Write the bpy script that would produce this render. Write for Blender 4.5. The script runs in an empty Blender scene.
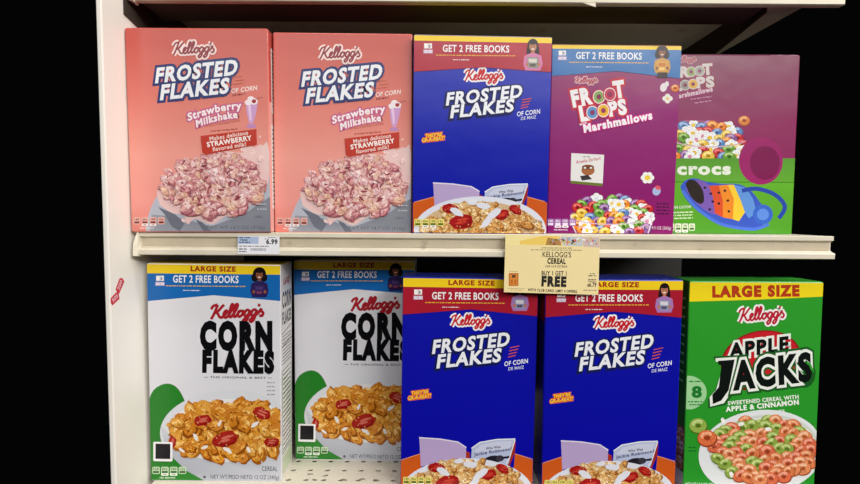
import bpy, math, random
from mathutils import Vector, Matrix

scene = bpy.context.scene
C = scene.collection
Z0 = 1.32                      # height of the camera above the shop floor (m)

# ------------------------------------------------------------------ colours and materials
def lin(c):
    return c / 12.92 if c <= 0.04045 else ((c + 0.055) / 1.055) ** 2.4
def hx(s):
    s = s.lstrip('#')
    return tuple(lin(int(s[i:i + 2], 16) / 255) for i in (0, 2, 4)) + (1.0,)
def new_mat(name):
    m = bpy.data.materials.new(name); m.use_nodes = True
    nt = m.node_tree
    return m, nt, nt.nodes['Principled BSDF']
def paint(name, col, rough=0.45, var=0.06, scale=9.0, metallic=0.0, bump=0.0, dirt=None):
    m, nt, b = new_mat(name)
    tc = nt.nodes.new('ShaderNodeTexCoord')
    no = nt.nodes.new('ShaderNodeTexNoise'); no.inputs['Scale'].default_value = scale; no.inputs['Detail'].default_value = 6
    nt.links.new(tc.outputs['Object'], no.inputs['Vector'])
    r = nt.nodes.new('ShaderNodeValToRGB')
    c = hx(col)
    r.color_ramp.elements[0].position = 0.35; r.color_ramp.elements[1].position = 0.65
    r.color_ramp.elements[0].color = tuple(x * (1 - var) for x in c[:3]) + (1,)
    r.color_ramp.elements[1].color = tuple(min(1, x * (1 + var)) for x in c[:3]) + (1,)
    nt.links.new(no.outputs['Fac'], r.inputs['Fac'])
    out = r.outputs['Color']
    if dirt:
        n2 = nt.nodes.new('ShaderNodeTexNoise'); n2.inputs['Scale'].default_value = 38; n2.inputs['Detail'].default_value = 3
        nt.links.new(tc.outputs['Object'], n2.inputs['Vector'])
        r2 = nt.nodes.new('ShaderNodeValToRGB')
        r2.color_ramp.elements[0].position = 0.66; r2.color_ramp.elements[1].position = 0.74
        r2.color_ramp.elements[0].color = (0, 0, 0, 1); r2.color_ramp.elements[1].color = (0.55, 0.55, 0.55, 1)
        nt.links.new(n2.outputs['Fac'], r2.inputs['Fac'])
        mx = nt.nodes.new('ShaderNodeMixRGB'); nt.links.new(r2.outputs['Color'], mx.inputs['Fac'])
        nt.links.new(out, mx.inputs['Color1']); mx.inputs['Color2'].default_value = hx(dirt)
        out = mx.outputs['Color']
    nt.links.new(out, b.inputs['Base Color'])
    b.inputs['Roughness'].default_value = rough; b.inputs['Metallic'].default_value = metallic
    if bump:
        bp = nt.nodes.new('ShaderNodeBump'); bp.inputs['Strength'].default_value = bump; bp.inputs['Distance'].default_value = 0.001
        nt.links.new(no.outputs['Fac'], bp.inputs['Height']); nt.links.new(bp.outputs['Normal'], b.inputs['Normal'])
    return m
def ink_material(name, rough, spec, grain=0.0, scale=600):
    """printed board: each face carries its ink colour, a fine procedural grain on top"""
    m, nt, b = new_mat(name)
    at = nt.nodes.new('ShaderNodeAttribute'); at.attribute_name = 'ink'
    tc = nt.nodes.new('ShaderNodeTexCoord')
    no = nt.nodes.new('ShaderNodeTexNoise'); no.inputs['Scale'].default_value = scale; no.inputs['Detail'].default_value = 4
    nt.links.new(tc.outputs['Object'], no.inputs['Vector'])
    mr = nt.nodes.new('ShaderNodeMapRange')
    mr.inputs['From Min'].default_value = 0.3; mr.inputs['From Max'].default_value = 0.7
    mr.inputs['To Min'].default_value = 1 - grain; mr.inputs['To Max'].default_value = 1 + grain
    nt.links.new(no.outputs['Fac'], mr.inputs['Value'])
    mu = nt.nodes.new('ShaderNodeVectorMath'); mu.operation = 'SCALE'
    nt.links.new(at.outputs['Color'], mu.inputs[0]); nt.links.new(mr.outputs['Result'], mu.inputs['Scale'])
    nt.links.new(mu.outputs['Vector'], b.inputs['Base Color'])
    b.inputs['Roughness'].default_value = rough
    b.inputs['Specular IOR Level'].default_value = spec
    # board is never dead flat
    n3 = nt.nodes.new('ShaderNodeTexNoise'); n3.inputs['Scale'].default_value = 14
    nt.links.new(tc.outputs['Object'], n3.inputs['Vector'])
    bp = nt.nodes.new('ShaderNodeBump'); bp.inputs['Strength'].default_value = 0.25; bp.inputs['Distance'].default_value = 0.004
    nt.links.new(n3.outputs['Fac'], bp.inputs['Height']); nt.links.new(bp.outputs['Normal'], b.inputs['Normal'])
    return m
INK = ink_material('printed_carton_ink', 0.27, 0.35)
FOOD = ink_material('printed_food_picture', 0.27, 0.35, grain=0.30, scale=520)
PAPER = ink_material('printed_paper', 0.6, 0.3)
CREAM = paint('cream_shelf_enamel', '#e6dfcd', 0.42, 0.03, 6, dirt='#b9ad96')
RAIL = paint('cream_price_rail', '#ddd5c1', 0.45, 0.05, 20, dirt='#a89c86')
RECESS_SHADE = paint('beige_recess_shade', '#c4b89f', 0.5, 0.06, 30, dirt='#8f8470')  # darker beige holds the shade under the rail's top lip
WHITE = paint('white_end_panel_enamel', '#f6f1e8', 0.5, 0.015, 3)
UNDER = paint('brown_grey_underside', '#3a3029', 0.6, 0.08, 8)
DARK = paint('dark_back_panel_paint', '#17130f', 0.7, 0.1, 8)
SCUFF = paint('grey_scuff_residue', '#8d857a', 0.8, 0.3, 60)

# ------------------------------------------------------------------ mesh helpers
def link(name, me, parent=None, loc=(0, 0, 0)):
    o = bpy.data.objects.new(name, me); C.objects.link(o); o.parent = parent; o.location = loc
    return o
def tag(o, label=None, cat=None, group=None, kind=None):
    if label: o['label'] = label
    if cat: o['category'] = cat
    if group: o['group'] = group
    if kind: o['kind'] = kind
    return o
class MB:
    """collects faces with an ink colour per corner; builds ONE mesh object"""
    def __init__(s): s.v = []; s.f = []; s.c = []; s.m = []
    def face(s, pts, cols, mat=0):
        n = len(s.v); s.v += pts; s.f.append(list(range(n, n + len(pts))))
        if isinstance(cols[0], (int, float)): cols = [cols] * len(pts)
        s.c += list(cols); s.m.append(mat)
    def mesh(s, verts, faces, col, mat=0):
        n = len(s.v); s.v += verts
        for f in faces:
            s.f.append([n + i for i in f]); s.c += [col] * len(f); s.m.append(mat)
    def build(s, name, mats, parent=None):
        me = bpy.data.meshes.new(name); me.from_pydata([tuple(p) for p in s.v], [], s.f)
        a = me.color_attributes.new('ink', 'FLOAT_COLOR', 'CORNER')
        flat = []
        for c in s.c: flat += list(c)
        a.data.foreach_set('color', flat)
        for m in mats: me.materials.append(m)
        me.polygons.foreach_set('material_index', s.m)
        me.update()
        return link(name, me, parent)
def prism_mesh(name, prof, x0, x1, mat, parent=None, cap=True):
    """profile of (y, z) points extruded along x"""
    n = len(prof); v = [(x0, y, z) for y, z in prof] + [(x1, y, z) for y, z in prof]
    f = [(i, (i + 1) % n, n + (i + 1) % n, n + i) for i in range(n)]
    if cap: f += [tuple(range(n))[::-1], tuple(range(n, 2 * n))]
    me = bpy.data.meshes.new(name); me.from_pydata(v, [], f); me.materials.append(mat); me.update()
    return link(name, me, parent)
def box_mesh(name, lo, hi, mat, parent=None, bevel=0.0):
    v = [(x, y, z) for x in (lo[0], hi[0]) for y in (lo[1], hi[1]) for z in (lo[2], hi[2])]
    f = [(0, 1, 3, 2), (4, 6, 7, 5), (0, 4, 5, 1), (2, 3, 7, 6), (0, 2, 6, 4), (1, 5, 7, 3)]
    me = bpy.data.meshes.new(name); me.from_pydata(v, [], f); me.materials.append(mat); me.update()
    o = link(name, me, parent)
    if bevel:
        b = o.modifiers.new('bevel', 'BEVEL'); b.width = bevel; b.segments = 2
    return o

# ------------------------------------------------------------------ lettering
_tc = {}
def glyphs(s, w, sp=1.0, lh=1.0):
    k = (s, round(w, 4), sp)
    if k in _tc: return _tc[k]
    cu = bpy.data.curves.new('t', 'FONT'); cu.body = s; cu.size = 1.0; cu.offset = w; cu.space_character = sp
    cu.resolution_u = 3; cu.fill_mode = 'BOTH'; cu.dimensions = '2D'
    ob = bpy.data.objects.new('t', cu); C.objects.link(ob)
    bpy.context.view_layer.update()
    me = bpy.data.meshes.new_from_object(ob.evaluated_get(bpy.context.evaluated_depsgraph_get()))
    v = [(p.co.x, p.co.y) for p in me.vertices]; f = [tuple(p.vertices) for p in me.polygons]
    # every face must look outward
    f2 = []
    for t in f:
        a = sum(v[t[i]][0] * v[t[(i + 1) % len(t)]][1] - v[t[(i + 1) % len(t)]][0] * v[t[i]][1] for i in range(len(t)))
        f2.append(t if a > 0 else t[::-1])
    bpy.data.objects.remove(ob); bpy.data.curves.remove(cu); bpy.data.meshes.remove(me)
    xs = [p[0] for p in v] or [0, 1]
    _tc[k] = (v, f2, min(xs), max(xs)); return _tc[k]
CAP = None
def cap_height():
    global CAP
    if CAP is None: CAP = max(p[1] for p in glyphs('H', 0)[0])
    return CAP

SCRIPT = [  # flowing brand signature, x-height 1
    [(1.15, 2.55), (0.85, 1.6), (0.45, 0.5), (0.1, -0.15)],
    [(0.0, 1.75), (0.35, 2.35), (1.15, 2.6)],
    [(2.3, 2.5), (1.9, 2.1), (1.3, 1.35), (0.7, 1.15), (1.2, 0.95), (1.6, 0.25), (2.0, 0.05), (2.35, 0.35), (2.75, 0.75), (3.0, 1.15), (2.75, 1.35), (2.4, 0.95), (2.4, 0.3), (2.75, 0.0), (3.2, 0.35),
     (3.8, 1.5), (4.0, 2.3), (3.75, 2.5), (3.5, 1.7), (3.4, 0.5), (3.6, 0.05), (3.95, 0.35),
     (4.6, 1.5), (4.8, 2.3), (4.55, 2.5), (4.3, 1.7), (4.2, 0.5), (4.4, 0.05), (4.75, 0.35), (5.1, 0.9), (5.5, 1.25)],
    [(5.5, 1.25), (5.05, 1.0), (4.95, 0.4), (5.25, 0.05), (5.7, 0.35), (5.85, 0.9), (5.6, 1.2), (6.1, 0.95)],
    [(7.0, 1.15), (6.5, 1.25), (6.15, 0.7), (6.25, 0.15), (6.6, 0.15), (7.0, 0.7), (7.05, 1.2), (6.9, 0.2), (6.65, -0.7), (6.2, -1.05), (6.0, -0.7), (6.6, -0.1), (7.4, 0.5)],
    [(8.25, 1.15), (7.75, 1.25), (7.4, 0.7), (7.5, 0.15), (7.85, 0.15), (8.25, 0.7), (8.3, 1.2), (8.15, 0.2), (7.9, -0.7), (7.45, -1.05), (7.25, -0.7), (7.85, -0.1), (8.7, 0.6)],
    [(8.75, 2.3), (8.6, 1.8)],
    [(8.7, 0.6), (9.1, 1.3), (9.15, 1.0), (9.55, 0.5), (9.35, 0.0), (8.85, 0.1)],
]
def smooth(pts, k=5):
    out = []
    P = [pts[0]] + pts + [pts[-1]]
    for i in range(1, len(P) - 2):
        a, b, c, d = P[i - 1:i + 3]
        for j in range(k):
            t = j / k
            out.append(tuple(0.5 * (2 * b[q] + (c[q] - a[q]) * t + (2 * a[q] - 5 * b[q] + 4 * c[q] - d[q]) * t * t + (3 * b[q] - a[q] - 3 * c[q] + d[q]) * t ** 3) for q in (0, 1)))
    out.append(pts[-1]); return out

# ------------------------------------------------------------------ artwork printed on a flat face
class Art:
    """draws on a face of size W x H (m). The design is traced in its own design units: a
    four-sided board (tl, tr, bl, br) that is mapped on the face. y grows downwards in the design."""
    def __init__(s, W, H, yfront, board, inset=0.004):
        s.W, s.H, s.y, s.b, s.layer, s.parts, s.cur, s.inset = W, H, yfront, board, 0, [], None, inset
        s.mat = 0; s.step = 0.000006; s.grid = {}
    def part(s, name, label=None):
        s.cur = MB(); s.parts.append((name, s.cur, label)); return s
    def up(s, pts):
        """each ink shape lies just over the inks already printed under it"""
        xs = [p[0] for p in pts]; ys = [p[1] for p in pts]; c = 1.5
        cells = [(i, j) for i in range(int(min(xs) // c), int(max(xs) // c) + 1) for j in range(int(min(ys) // c), int(max(ys) // c) + 1)]
        s.layer = 1 + max([s.grid.get(q, 0) for q in cells] or [0])
        for q in cells: s.grid[q] = s.layer
    def st(s, x, y):
        (ax, ay), (bx, by), (cx, cy), (dx, dy) = s.b
        u, v = 0.5, 0.5
        for _ in range(6):
            fx = (1 - u) * (1 - v) * ax + u * (1 - v) * bx + (1 - u) * v * cx + u * v * dx - x
            fy = (1 - u) * (1 - v) * ay + u * (1 - v) * by + (1 - u) * v * cy + u * v * dy - y
            j11 = (1 - v) * (bx - ax) + v * (dx - cx); j12 = (1 - u) * (cx - ax) + u * (dx - bx)
            j21 = (1 - v) * (by - ay) + v * (dy - cy); j22 = (1 - u) * (cy - ay) + u * (dy - by)
            det = j11 * j22 - j12 * j21
            u -= (fx * j22 - fy * j12) / det; v -= (fy * j11 - fx * j21) / det
        return u, v
    def P(s, x, y):
        u, v = s.st(x, y); e = s.inset
        u = min(1 - e, max(e, u)); v = min(1 - e, max(e, v))
        return ((u - 0.5) * s.W, s.y - s.layer * s.step - 0.00004, (1 - v) * s.H)
    def poly(s, pts, col, mat=0):
        s.up(pts)
        a = sum(pts[i][0] * pts[(i + 1) % len(pts)][1] - pts[(i + 1) % len(pts)][0] * pts[i][1] for i in range(len(pts)))
        cols = [hx(c) for c in col] if isinstance(col, (list, tuple)) else None
        if a > 0:
            pts = pts[::-1]
            if cols: cols = cols[::-1]
        s.cur.face([s.P(*p) for p in pts], cols or hx(col), mat)
    def rect(s, x0, y0, x1, y1, col, sl=0.0, mat=0):
        if isinstance(col, (list, tuple)): col = [col[0], col[0], col[1], col[1]]
        s.poly([(x0, y0), (x1, y0 + sl), (x1, y1 + sl), (x0, y1)], col, mat)
    def rrect(s, x0, y0, x1, y1, r, col, sl=0.0):
        pts = []
        for cx, cy, a0 in ((x1 - r, y0 + r, -90), (x1 - r, y1 - r, 0), (x0 + r, y1 - r, 90), (x0 + r, y0 + r, 180)):
            for k in range(4):
                a = math.radians(a0 + 30 * k); px = cx + r * math.cos(a)
                pts.append((px, cy + r * math.sin(a) + sl * (px - x0) / (x1 - x0)))
        s.poly(pts, col)
    def ell(s, cx, cy, rx, ry, col, rot=0, n=28, mat=0, a0=0, a1=360):
        r = math.radians(rot); pts = []
        full = a1 - a0 >= 360
        for k in range(n if full else n + 1):
            a = math.radians(a0 + (a1 - a0) * k / n); x, y = rx * math.cos(a), ry * math.sin(a)
            pts.append((cx + x * math.cos(r) - y * math.sin(r), cy + x * math.sin(r) + y * math.cos(r)))
        s.poly(pts, col, mat)
    def text(s, t, p0, p1, h, col, w=0.0, shear=0.0, arc=0.0, tr=None):
        """baseline from p0 to p1, capitals h high"""
        _, _, ra, rb = glyphs(t, 0.0); tr = 1.7 * w if tr is None else tr; rb += tr * (len(t) - 1)
        L = math.hypot(p1[0] - p0[0], p1[1] - p0[1]); ux, uy = (p1[0] - p0[0]) / L, (p1[1] - p0[1]) / L
        ny = (uy, -ux); k = L / (rb - ra); kh = h / cap_height(); he = glyphs('H', 0.0)[3]
        for i, ch in enumerate(t):
            if ch == ' ': continue
            v, f, _, _ = glyphs(ch, w); off = glyphs(t[:i] + 'H', 0.0)[3] - he + tr * i if i else 0.0
            pts = []
            for x, y in v:
                x += off
                X = (x - ra) * k + shear * y * kh; Y = y * kh; tt = X / L
                Y2 = Y + arc * (1 - (2 * tt - 1) ** 2)
                pts.append((p0[0] + ux * X + ny[0] * Y2, p0[1] + uy * X + ny[1] * Y2))
            s.up(pts)
            s.cur.mesh([s.P(*q) for q in pts], f, hx(col), 0)
    def stroke(s, pts, wd, col, mat=0, taper=False):
        L, R = [], []
        n = len(pts)
        for i, (x, y) in enumerate(pts):
            a = pts[max(0, i - 1)]; b = pts[min(n - 1, i + 1)]
            dx, dy = b[0] - a[0], b[1] - a[1]; d = math.hypot(dx, dy) or 1
            w = wd / 2 * ((0.35 + 0.65 * math.sin(math.pi * (i + 0.5) / n)) if taper else 1)
            L.append((x - dy / d * w, y + dx / d * w)); R.append((x + dy / d * w, y - dx / d * w))
        s.up(L + R); vs = [s.P(*p) for p in L + R]
        s.cur.mesh(vs, [(n + i, i, i + 1, n + i + 1)[::-1] for i in range(n - 1)], hx(col), mat)
    def signature(s, p0, p1, xh, col, halo=None, wd=0.40, hw=0.8):
        L = math.hypot(p1[0] - p0[0], p1[1] - p0[1]); ux, uy = (p1[0] - p0[0]) / L, (p1[1] - p0[1]) / L
        k = L / 9.6
        def m(q):
            X, Y = (q[0] + 0.12 * q[1]) * k, q[1] * xh
            return (p0[0] + ux * X + uy * Y, p0[1] + uy * X - ux * Y)
        for c, w in ((halo, wd + hw), (col, wd)):
            if c is None: continue
            for st in SCRIPT:
                q = smooth([m(q) for q in st])
                for i in range(0, len(q) - 1, 4): s.stroke(q[i:i + 6], w * k, c)
    def micro(s, x0, y, x1, col, h=0.7, sl=0.0, seed=1):
        """a line of print too small to read"""
        r = random.Random(seed); x = x0
        s.up([(x0, y), (x1, y + sl), (x0, y + h), (x1, y + sl + h)])
        while x < x1:
            w = min(r.uniform(1.2, 4.5), x1 - x); o = sl * (x - x0) / max(1e-6, x1 - x0)
            s.cur.face([s.P(x, y + o + h), s.P(x + w, y + o + h), s.P(x + w, y + o), s.P(x, y + o)], hx(col)); x += w + r.uniform(0.5, 1.1)
    # ---- pieces of printed food
    def blob(s, cx, cy, r, col, rnd, asp=0.75, jag=0.28, mat=1, n=9, rot=None):
        rot = rnd.uniform(0, 180) if rot is None else rot; ra = math.radians(rot); pts = []
        for k in range(n):
            a = 2 * math.pi * k / n; q = r * (1 + rnd.uniform(-jag, jag)); x, y = q * math.cos(a), q * asp * math.sin(a)
            pts.append((cx + x * math.cos(ra) - y * math.sin(ra), cy + x * math.sin(ra) + y * math.cos(ra)))
        s.poly(pts, col, mat)
    def flake(s, cx, cy, r, base, dark, light, rnd):
        rot = rnd.uniform(-70, 70)
        s.blob(cx + 0.10 * r, cy + 0.16 * r, r * 1.06, dark, rnd, 0.62, 0.22, rot=rot, n=11)
        s.blob(cx, cy, r * 0.95, base, rnd, 0.60, 0.22, rot=rot, n=11)
        for _ in range(3):
            s.blob(cx + rnd.uniform(-.5, .4) * r, cy + rnd.uniform(-.4, .25) * r, r * rnd.uniform(.2, .42), light, rnd, 0.45, 0.3, rot=rot + rnd.uniform(-30, 30), n=7)
        s.blob(cx + rnd.uniform(-.4, .4) * r, cy + rnd.uniform(0, .4) * r, r * .25, dark, rnd, 0.4, 0.3, rot=rot, n=7)
    def berry(s, cx, cy, r, rnd, rot=0, col='#a8201c', core='#e0786a', asp=0.62):
        s.blob(cx, cy, r, col, rnd, asp, 0.13, rot=rot, n=14)
        s.blob(cx + .1 * r, cy + .12 * r, r * .8, '#8c1614' if col[1] < 'b' else '#9c1c18', rnd, asp * .8, 0.15, rot=rot, n=12)
        s.blob(cx - .02 * r, cy - .04 * r, r * .8, col, rnd, asp * .8, 0.15, rot=rot, n=12)
        for q in (-.22, .12):
            s.blob(cx - q * r * .5, cy + q * r * .8, r * .5, core, rnd, .22, 0.2, rot=rot + 8 * q, n=9)
        for k in range(4):
            a = rnd.uniform(0, 6.28); s.blob(cx + .7 * r * math.cos(a), cy + .45 * r * math.sin(a), r * .07, '#e9c08c', rnd, .7, .1, n=5)
    def loop(s, cx, cy, r, col, dark, light, asp=0.85, rot=0):
        s.ell(cx + .06 * r, cy + .12 * r, r, r * asp, dark, rot, 18, 1)
        s.ell(cx, cy, r * .95, r * asp * .93, col, rot, 18, 1)
        s.ell(cx - .1 * r, cy - .28 * r, r * .62, r * asp * .4, light, rot - 15, 12, 1)
        s.ell(cx, cy - .02 * r, r * .42, r * asp * .38, col, rot, 12, 1)
        s.ell(cx + .02 * r, cy + .03 * r, r * .32, r * asp * .27, dark, rot, 12, 1)
    def finish(s, parent):
        for name, mb, label in s.parts:
            if not mb.f: continue
            o = mb.build(name, [INK, FOOD], parent)
            if label: o['label'] = label

# ------------------------------------------------------------------ the folded carton
def rounded_rect(w, d, r, k=3):
    pts = []
    for cx, cy, a0 in ((w / 2 - r, d - r, 0), (-w / 2 + r, d - r, 90), (-w / 2 + r, r, 180), (w / 2 - r, r, 270)):
        for i in range(k + 1):
            a = math.radians(a0 + 90 * i / k); pts.append((cx + r * math.cos(a), cy + r * math.sin(a)))
    return pts
def carton(parent, W, H, D, cols, bands=(), side_l=None, side_r=None):
    """cols: front (list of (height share, colour) from the top), side, back, top"""
    mb = MB(); r = 0.0016
    ring = rounded_rect(W, D, r); n = len(ring)
    front = cols['front']
    levels = sorted(set([0.0, 1.0] + [1 - h for h, _ in front] + [0.006, 0.994]))
    def fc(zs):                       # front colour at height share zs
        t = 1 - zs
        for (h0, c0), (h1, c1) in zip(front, front[1:]):
            if h0 <= t <= h1 + 1e-9:
                k = (t - h0) / max(1e-9, h1 - h0); a, b = hx(c0), hx(c1)
                return tuple(a[i] * (1 - k) + b[i] * k for i in range(4))
        return hx(front[-1][1])
    def sc(zs):
        t = 1 - zs; c = cols['side'][-1][1]
        for h, cc in cols['side']:
            if t <= h + 1e-6: c = cc; break
        return hx(c)
    for z0, z1 in zip(levels, levels[1:]):
        e0 = 0.0008 if z0 == 0 else 0; e1 = 0.0008 if z1 == 1 else 0
        for i in range(n):
            (xa, ya), (xb, yb) = ring[i], ring[(i + 1) % n]
            my = (ya + yb) / 2; isf = my < r * 0.9
            def q(x, y, z, e): return (x * (1 - e * 2 / W), D / 2 + (y - D / 2) * (1 - e * 2 / D), z * H)
            pts = [q(xa, ya, z0, e0), q(xb, yb, z0, e0), q(xb, yb, z1, e1), q(xa, ya, z1, e1)]
            if isf: c = [fc(z0), fc(z0), fc(z1), fc(z1)]
            else: c = sc((z0 + z1) / 2)
            mb.face(pts, c)
    rr = [(x * (1 - 0.0016 / W), D / 2 + (y - D / 2) * (1 - 0.0016 / D)) for x, y in ring]
    mb.face([(x, y, H) for x, y in rr], hx(cols['top'])); mb.face([(x, y, 0) for x, y in rr][::-1], hx(cols['top']))
    o = mb.build('carton', [INK], parent)
    # top closing flap: a second layer of board over most of the top
    fl = MB(); t = 0.0006; x0, x1, y0, y1 = -W / 2 + .002, W / 2 - .002, .002, D * .72
    P8 = [(x, y, z) for x in (x0, x1) for y in (y0, y1) for z in (H, H + t)]
    for f in ((0, 1, 3, 2), (4, 6, 7, 5), (0, 4, 5, 1), (2, 3, 7, 6), (1, 5, 7, 3)): fl.face([P8[i] for i in f], hx(cols.get('flap', cols['top'])))
    tab = [(x, y, z) for x in (-.03, .03) for y in (y1, y1 + .008) for z in (H, H + t)]
    for f in ((0, 1, 3, 2), (4, 6, 7, 5), (2, 3, 7, 6), (1, 5, 7, 3)): fl.face([tab[i] for i in f], hx(cols.get('flap', cols['top'])))
    fl.build('top_flap', [INK], parent)
    return o
def side_art(parent, W, H, D, right, ops):
    """print on a side panel: ops draws on an Art in side units 0..100 x 0..(100*H/D)"""
    a = Art(D, H, 0, [(0, 0), (100, 0), (0, 500), (100, 500)])
    ops(a)
    M = Matrix.Translation((W / 2, D / 2, 0)) @ Matrix.Rotation(math.pi / 2, 4, 'Z') if right else Matrix.Translation((-W / 2, D / 2, 0)) @ Matrix.Rotation(-math.pi / 2, 4, 'Z')
    for name, mb, label in a.parts:
        mb.v = [tuple(M @ Vector(p)) for p in mb.v]
    a.finish(parent)

# ------------------------------------------------------------------ shared printed pieces
def girl(a, x, y, k, skin, hair, top, book, curly=False, hold=True, skirt=None):
    """portrait of a child holding a book; x, y = crown of the head, k = scale (head width ~9k)"""
    a.part('reader_picture')
    if curly:
        a.ell(x, y + 6 * k, 6.6 * k, 6.6 * k, hair)
        for s in (-1, 1): a.ell(x + s * 4.6 * k, y + 9.5 * k, 3.4 * k, 4.2 * k, hair)
    else:
        a.ell(x, y + 5 * k, 4.9 * k, 5.2 * k, hair)
        for s in (-1, 1): a.poly([(x + s * 4.9 * k, y + 4 * k), (x + s * 6.2 * k, y + 12 * k), (x + s * 5.4 * k, y + 16 * k), (x + s * 2 * k, y + 14 * k), (x + s * 1 * k, y + 4 * k)], hair)
    a.rect(x - 1.4 * k, y + 10 * k, x + 1.4 * k, y + 14 * k, skin)
    a.poly([(x - 2.2 * k, y + 13 * k), (x + 2.2 * k, y + 13 * k), (x + 8 * k, y + 15.5 * k), (x + 9.2 * k, y + 23 * k), (x + 7 * k, y + 29 * k), (x - 7 * k, y + 29 * k), (x - 9.2 * k, y + 23 * k), (x - 8 * k, y + 15.5 * k)], top)
    a.ell(x, y + 7 * k, 3.5 * k, 4.5 * k, skin)
    a.ell(x, y + 3.5 * k, 3.7 * k, 1.7 * k, hair)
    for s in (-1, 1): a.ell(x + s * 1.4 * k, y + 6.4 * k, .55 * k, .4 * k, '#20120c')
    a.ell(x, y + 9.3 * k, 1.5 * k, .6 * k, '#f4e6e0'); a.ell(x, y + 7.8 * k, .5 * k, .5 * k, skin)
    a.poly([(x - 5.4 * k, y + 16.5 * k), (x + 5.4 * k, y + 17 * k), (x + 5 * k, y + 27 * k), (x - 5 * k, y + 26.5 * k)], book[0])
    a.poly([(x - 4.2 * k, y + 18 * k), (x + 4 * k, y + 18.3 * k), (x + 3.5 * k, y + 22 * k), (x - 4 * k, y + 21.6 * k)], book[1])
    a.poly([(x - 3.2 * k, y + 23 * k), (x + 3 * k, y + 23 * k), (x + 2 * k, y + 25.5 * k), (x - 2.6 * k, y + 25.5 * k)], book[2])
    for s in (-1, 1): a.ell(x + s * 5.6 * k, y + 23.5 * k, 1.5 * k, 1.7 * k, skin)
    if skirt: a.poly([(x - 5 * k, y + 28 * k), (x + 5.5 * k, y + 28 * k), (x + 6 * k, y + 34 * k), (x - 5.6 * k, y + 34 * k)], skirt)

def icons(a, x, y, w, num, bg, ink, fourth='#f4f0e0', sl=0.0, dark='#101010', gap=1.0):
    a.part('nutrition_icons')
    for k in range(4):
        X = x + k * (w + gap); o = sl * k
        a.rrect(X, y + o, X + w, y + o + 7.4, 1.3, bg)
        a.text([num, '0g', '190', '12g'][k], (X + 1.2, y + 3.5 + o), (X + w - 1.2, y + 3.5 + o), 2.3, ink, .02)
        a.rect(X + .9, y + o + 4.4, X + w - .9, y + o + 6.4, ink)
    for k in (1, 2):
        X = x + k * (w + gap); a.rrect(X, y + 6.6, X + w, y + 9.2, 1.2, fourth); a.rect(X + 2, y + 7.6, X + w - 2, y + 8.2, dark)
    a.text('PER SERVING', (x + w, y + 12), (x + 3 * w, y + 12), 1.4, fourth, .02)

def reading_badge(a, x, y, k, book='#f4f2ee', plate='#c9b6cf'):
    a.part('reading_badge')
    a.rect(x, y, x + 4.1 * k, y + 5.4 * k, book); a.rect(x + 4.5 * k, y, x + 8.4 * k, y + 5.4 * k, book)
    a.rect(x + 5 * k, y + 1.4 * k, x + 6.8 * k, y + 4.6 * k, '#8e8a98')
    a.rect(x - .8 * k, y + 6.6 * k, x + 9.2 * k, y + 10.6 * k, plate)
    a.micro(x, y + 7.6 * k, x + 8.6 * k, '#fbf6fa', .7 * k, seed=5); a.micro(x, y + 9.1 * k, x + 8.4 * k, '#fbf6fa', .6 * k, seed=6)

def big_title(a, lines, slope, outline, fill, w0=.028, w1=.12, thick=1.0, shear=.24, drop=None):
    """lines: (text, x0, y0, x1, cap height): slanted heavy capitals with an outline"""
    if drop:
        for t, x0, y0, x1, h in lines: a.text(t, (x0 - 1.2, y0 + 1.6), (x1 - 1.2, y0 + 1.6 - slope * (x1 - x0)), h, drop, w1, shear, tr=1.7 * w0)
    if outline:
        for t, x0, y0, x1, h in lines: a.text(t, (x0, y0), (x1, y0 - slope * (x1 - x0)), h, outline, w1, shear, tr=1.7 * w0)
    for t, x0, y0, x1, h in lines: a.text(t, (x0, y0), (x1, y0 - slope * (x1 - x0)), h, fill, w0, shear)

def make_box(design, W, H, D, cols, art_fn, board):
    root = bpy.data.objects.new('cereal_box', None); C.objects.link(root)
    root.empty_display_size = 0.05
    carton(root, W, H, D, cols)
    a = Art(W, H, 0.0, board)
    art_fn(a); a.finish(root)
    return root

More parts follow.
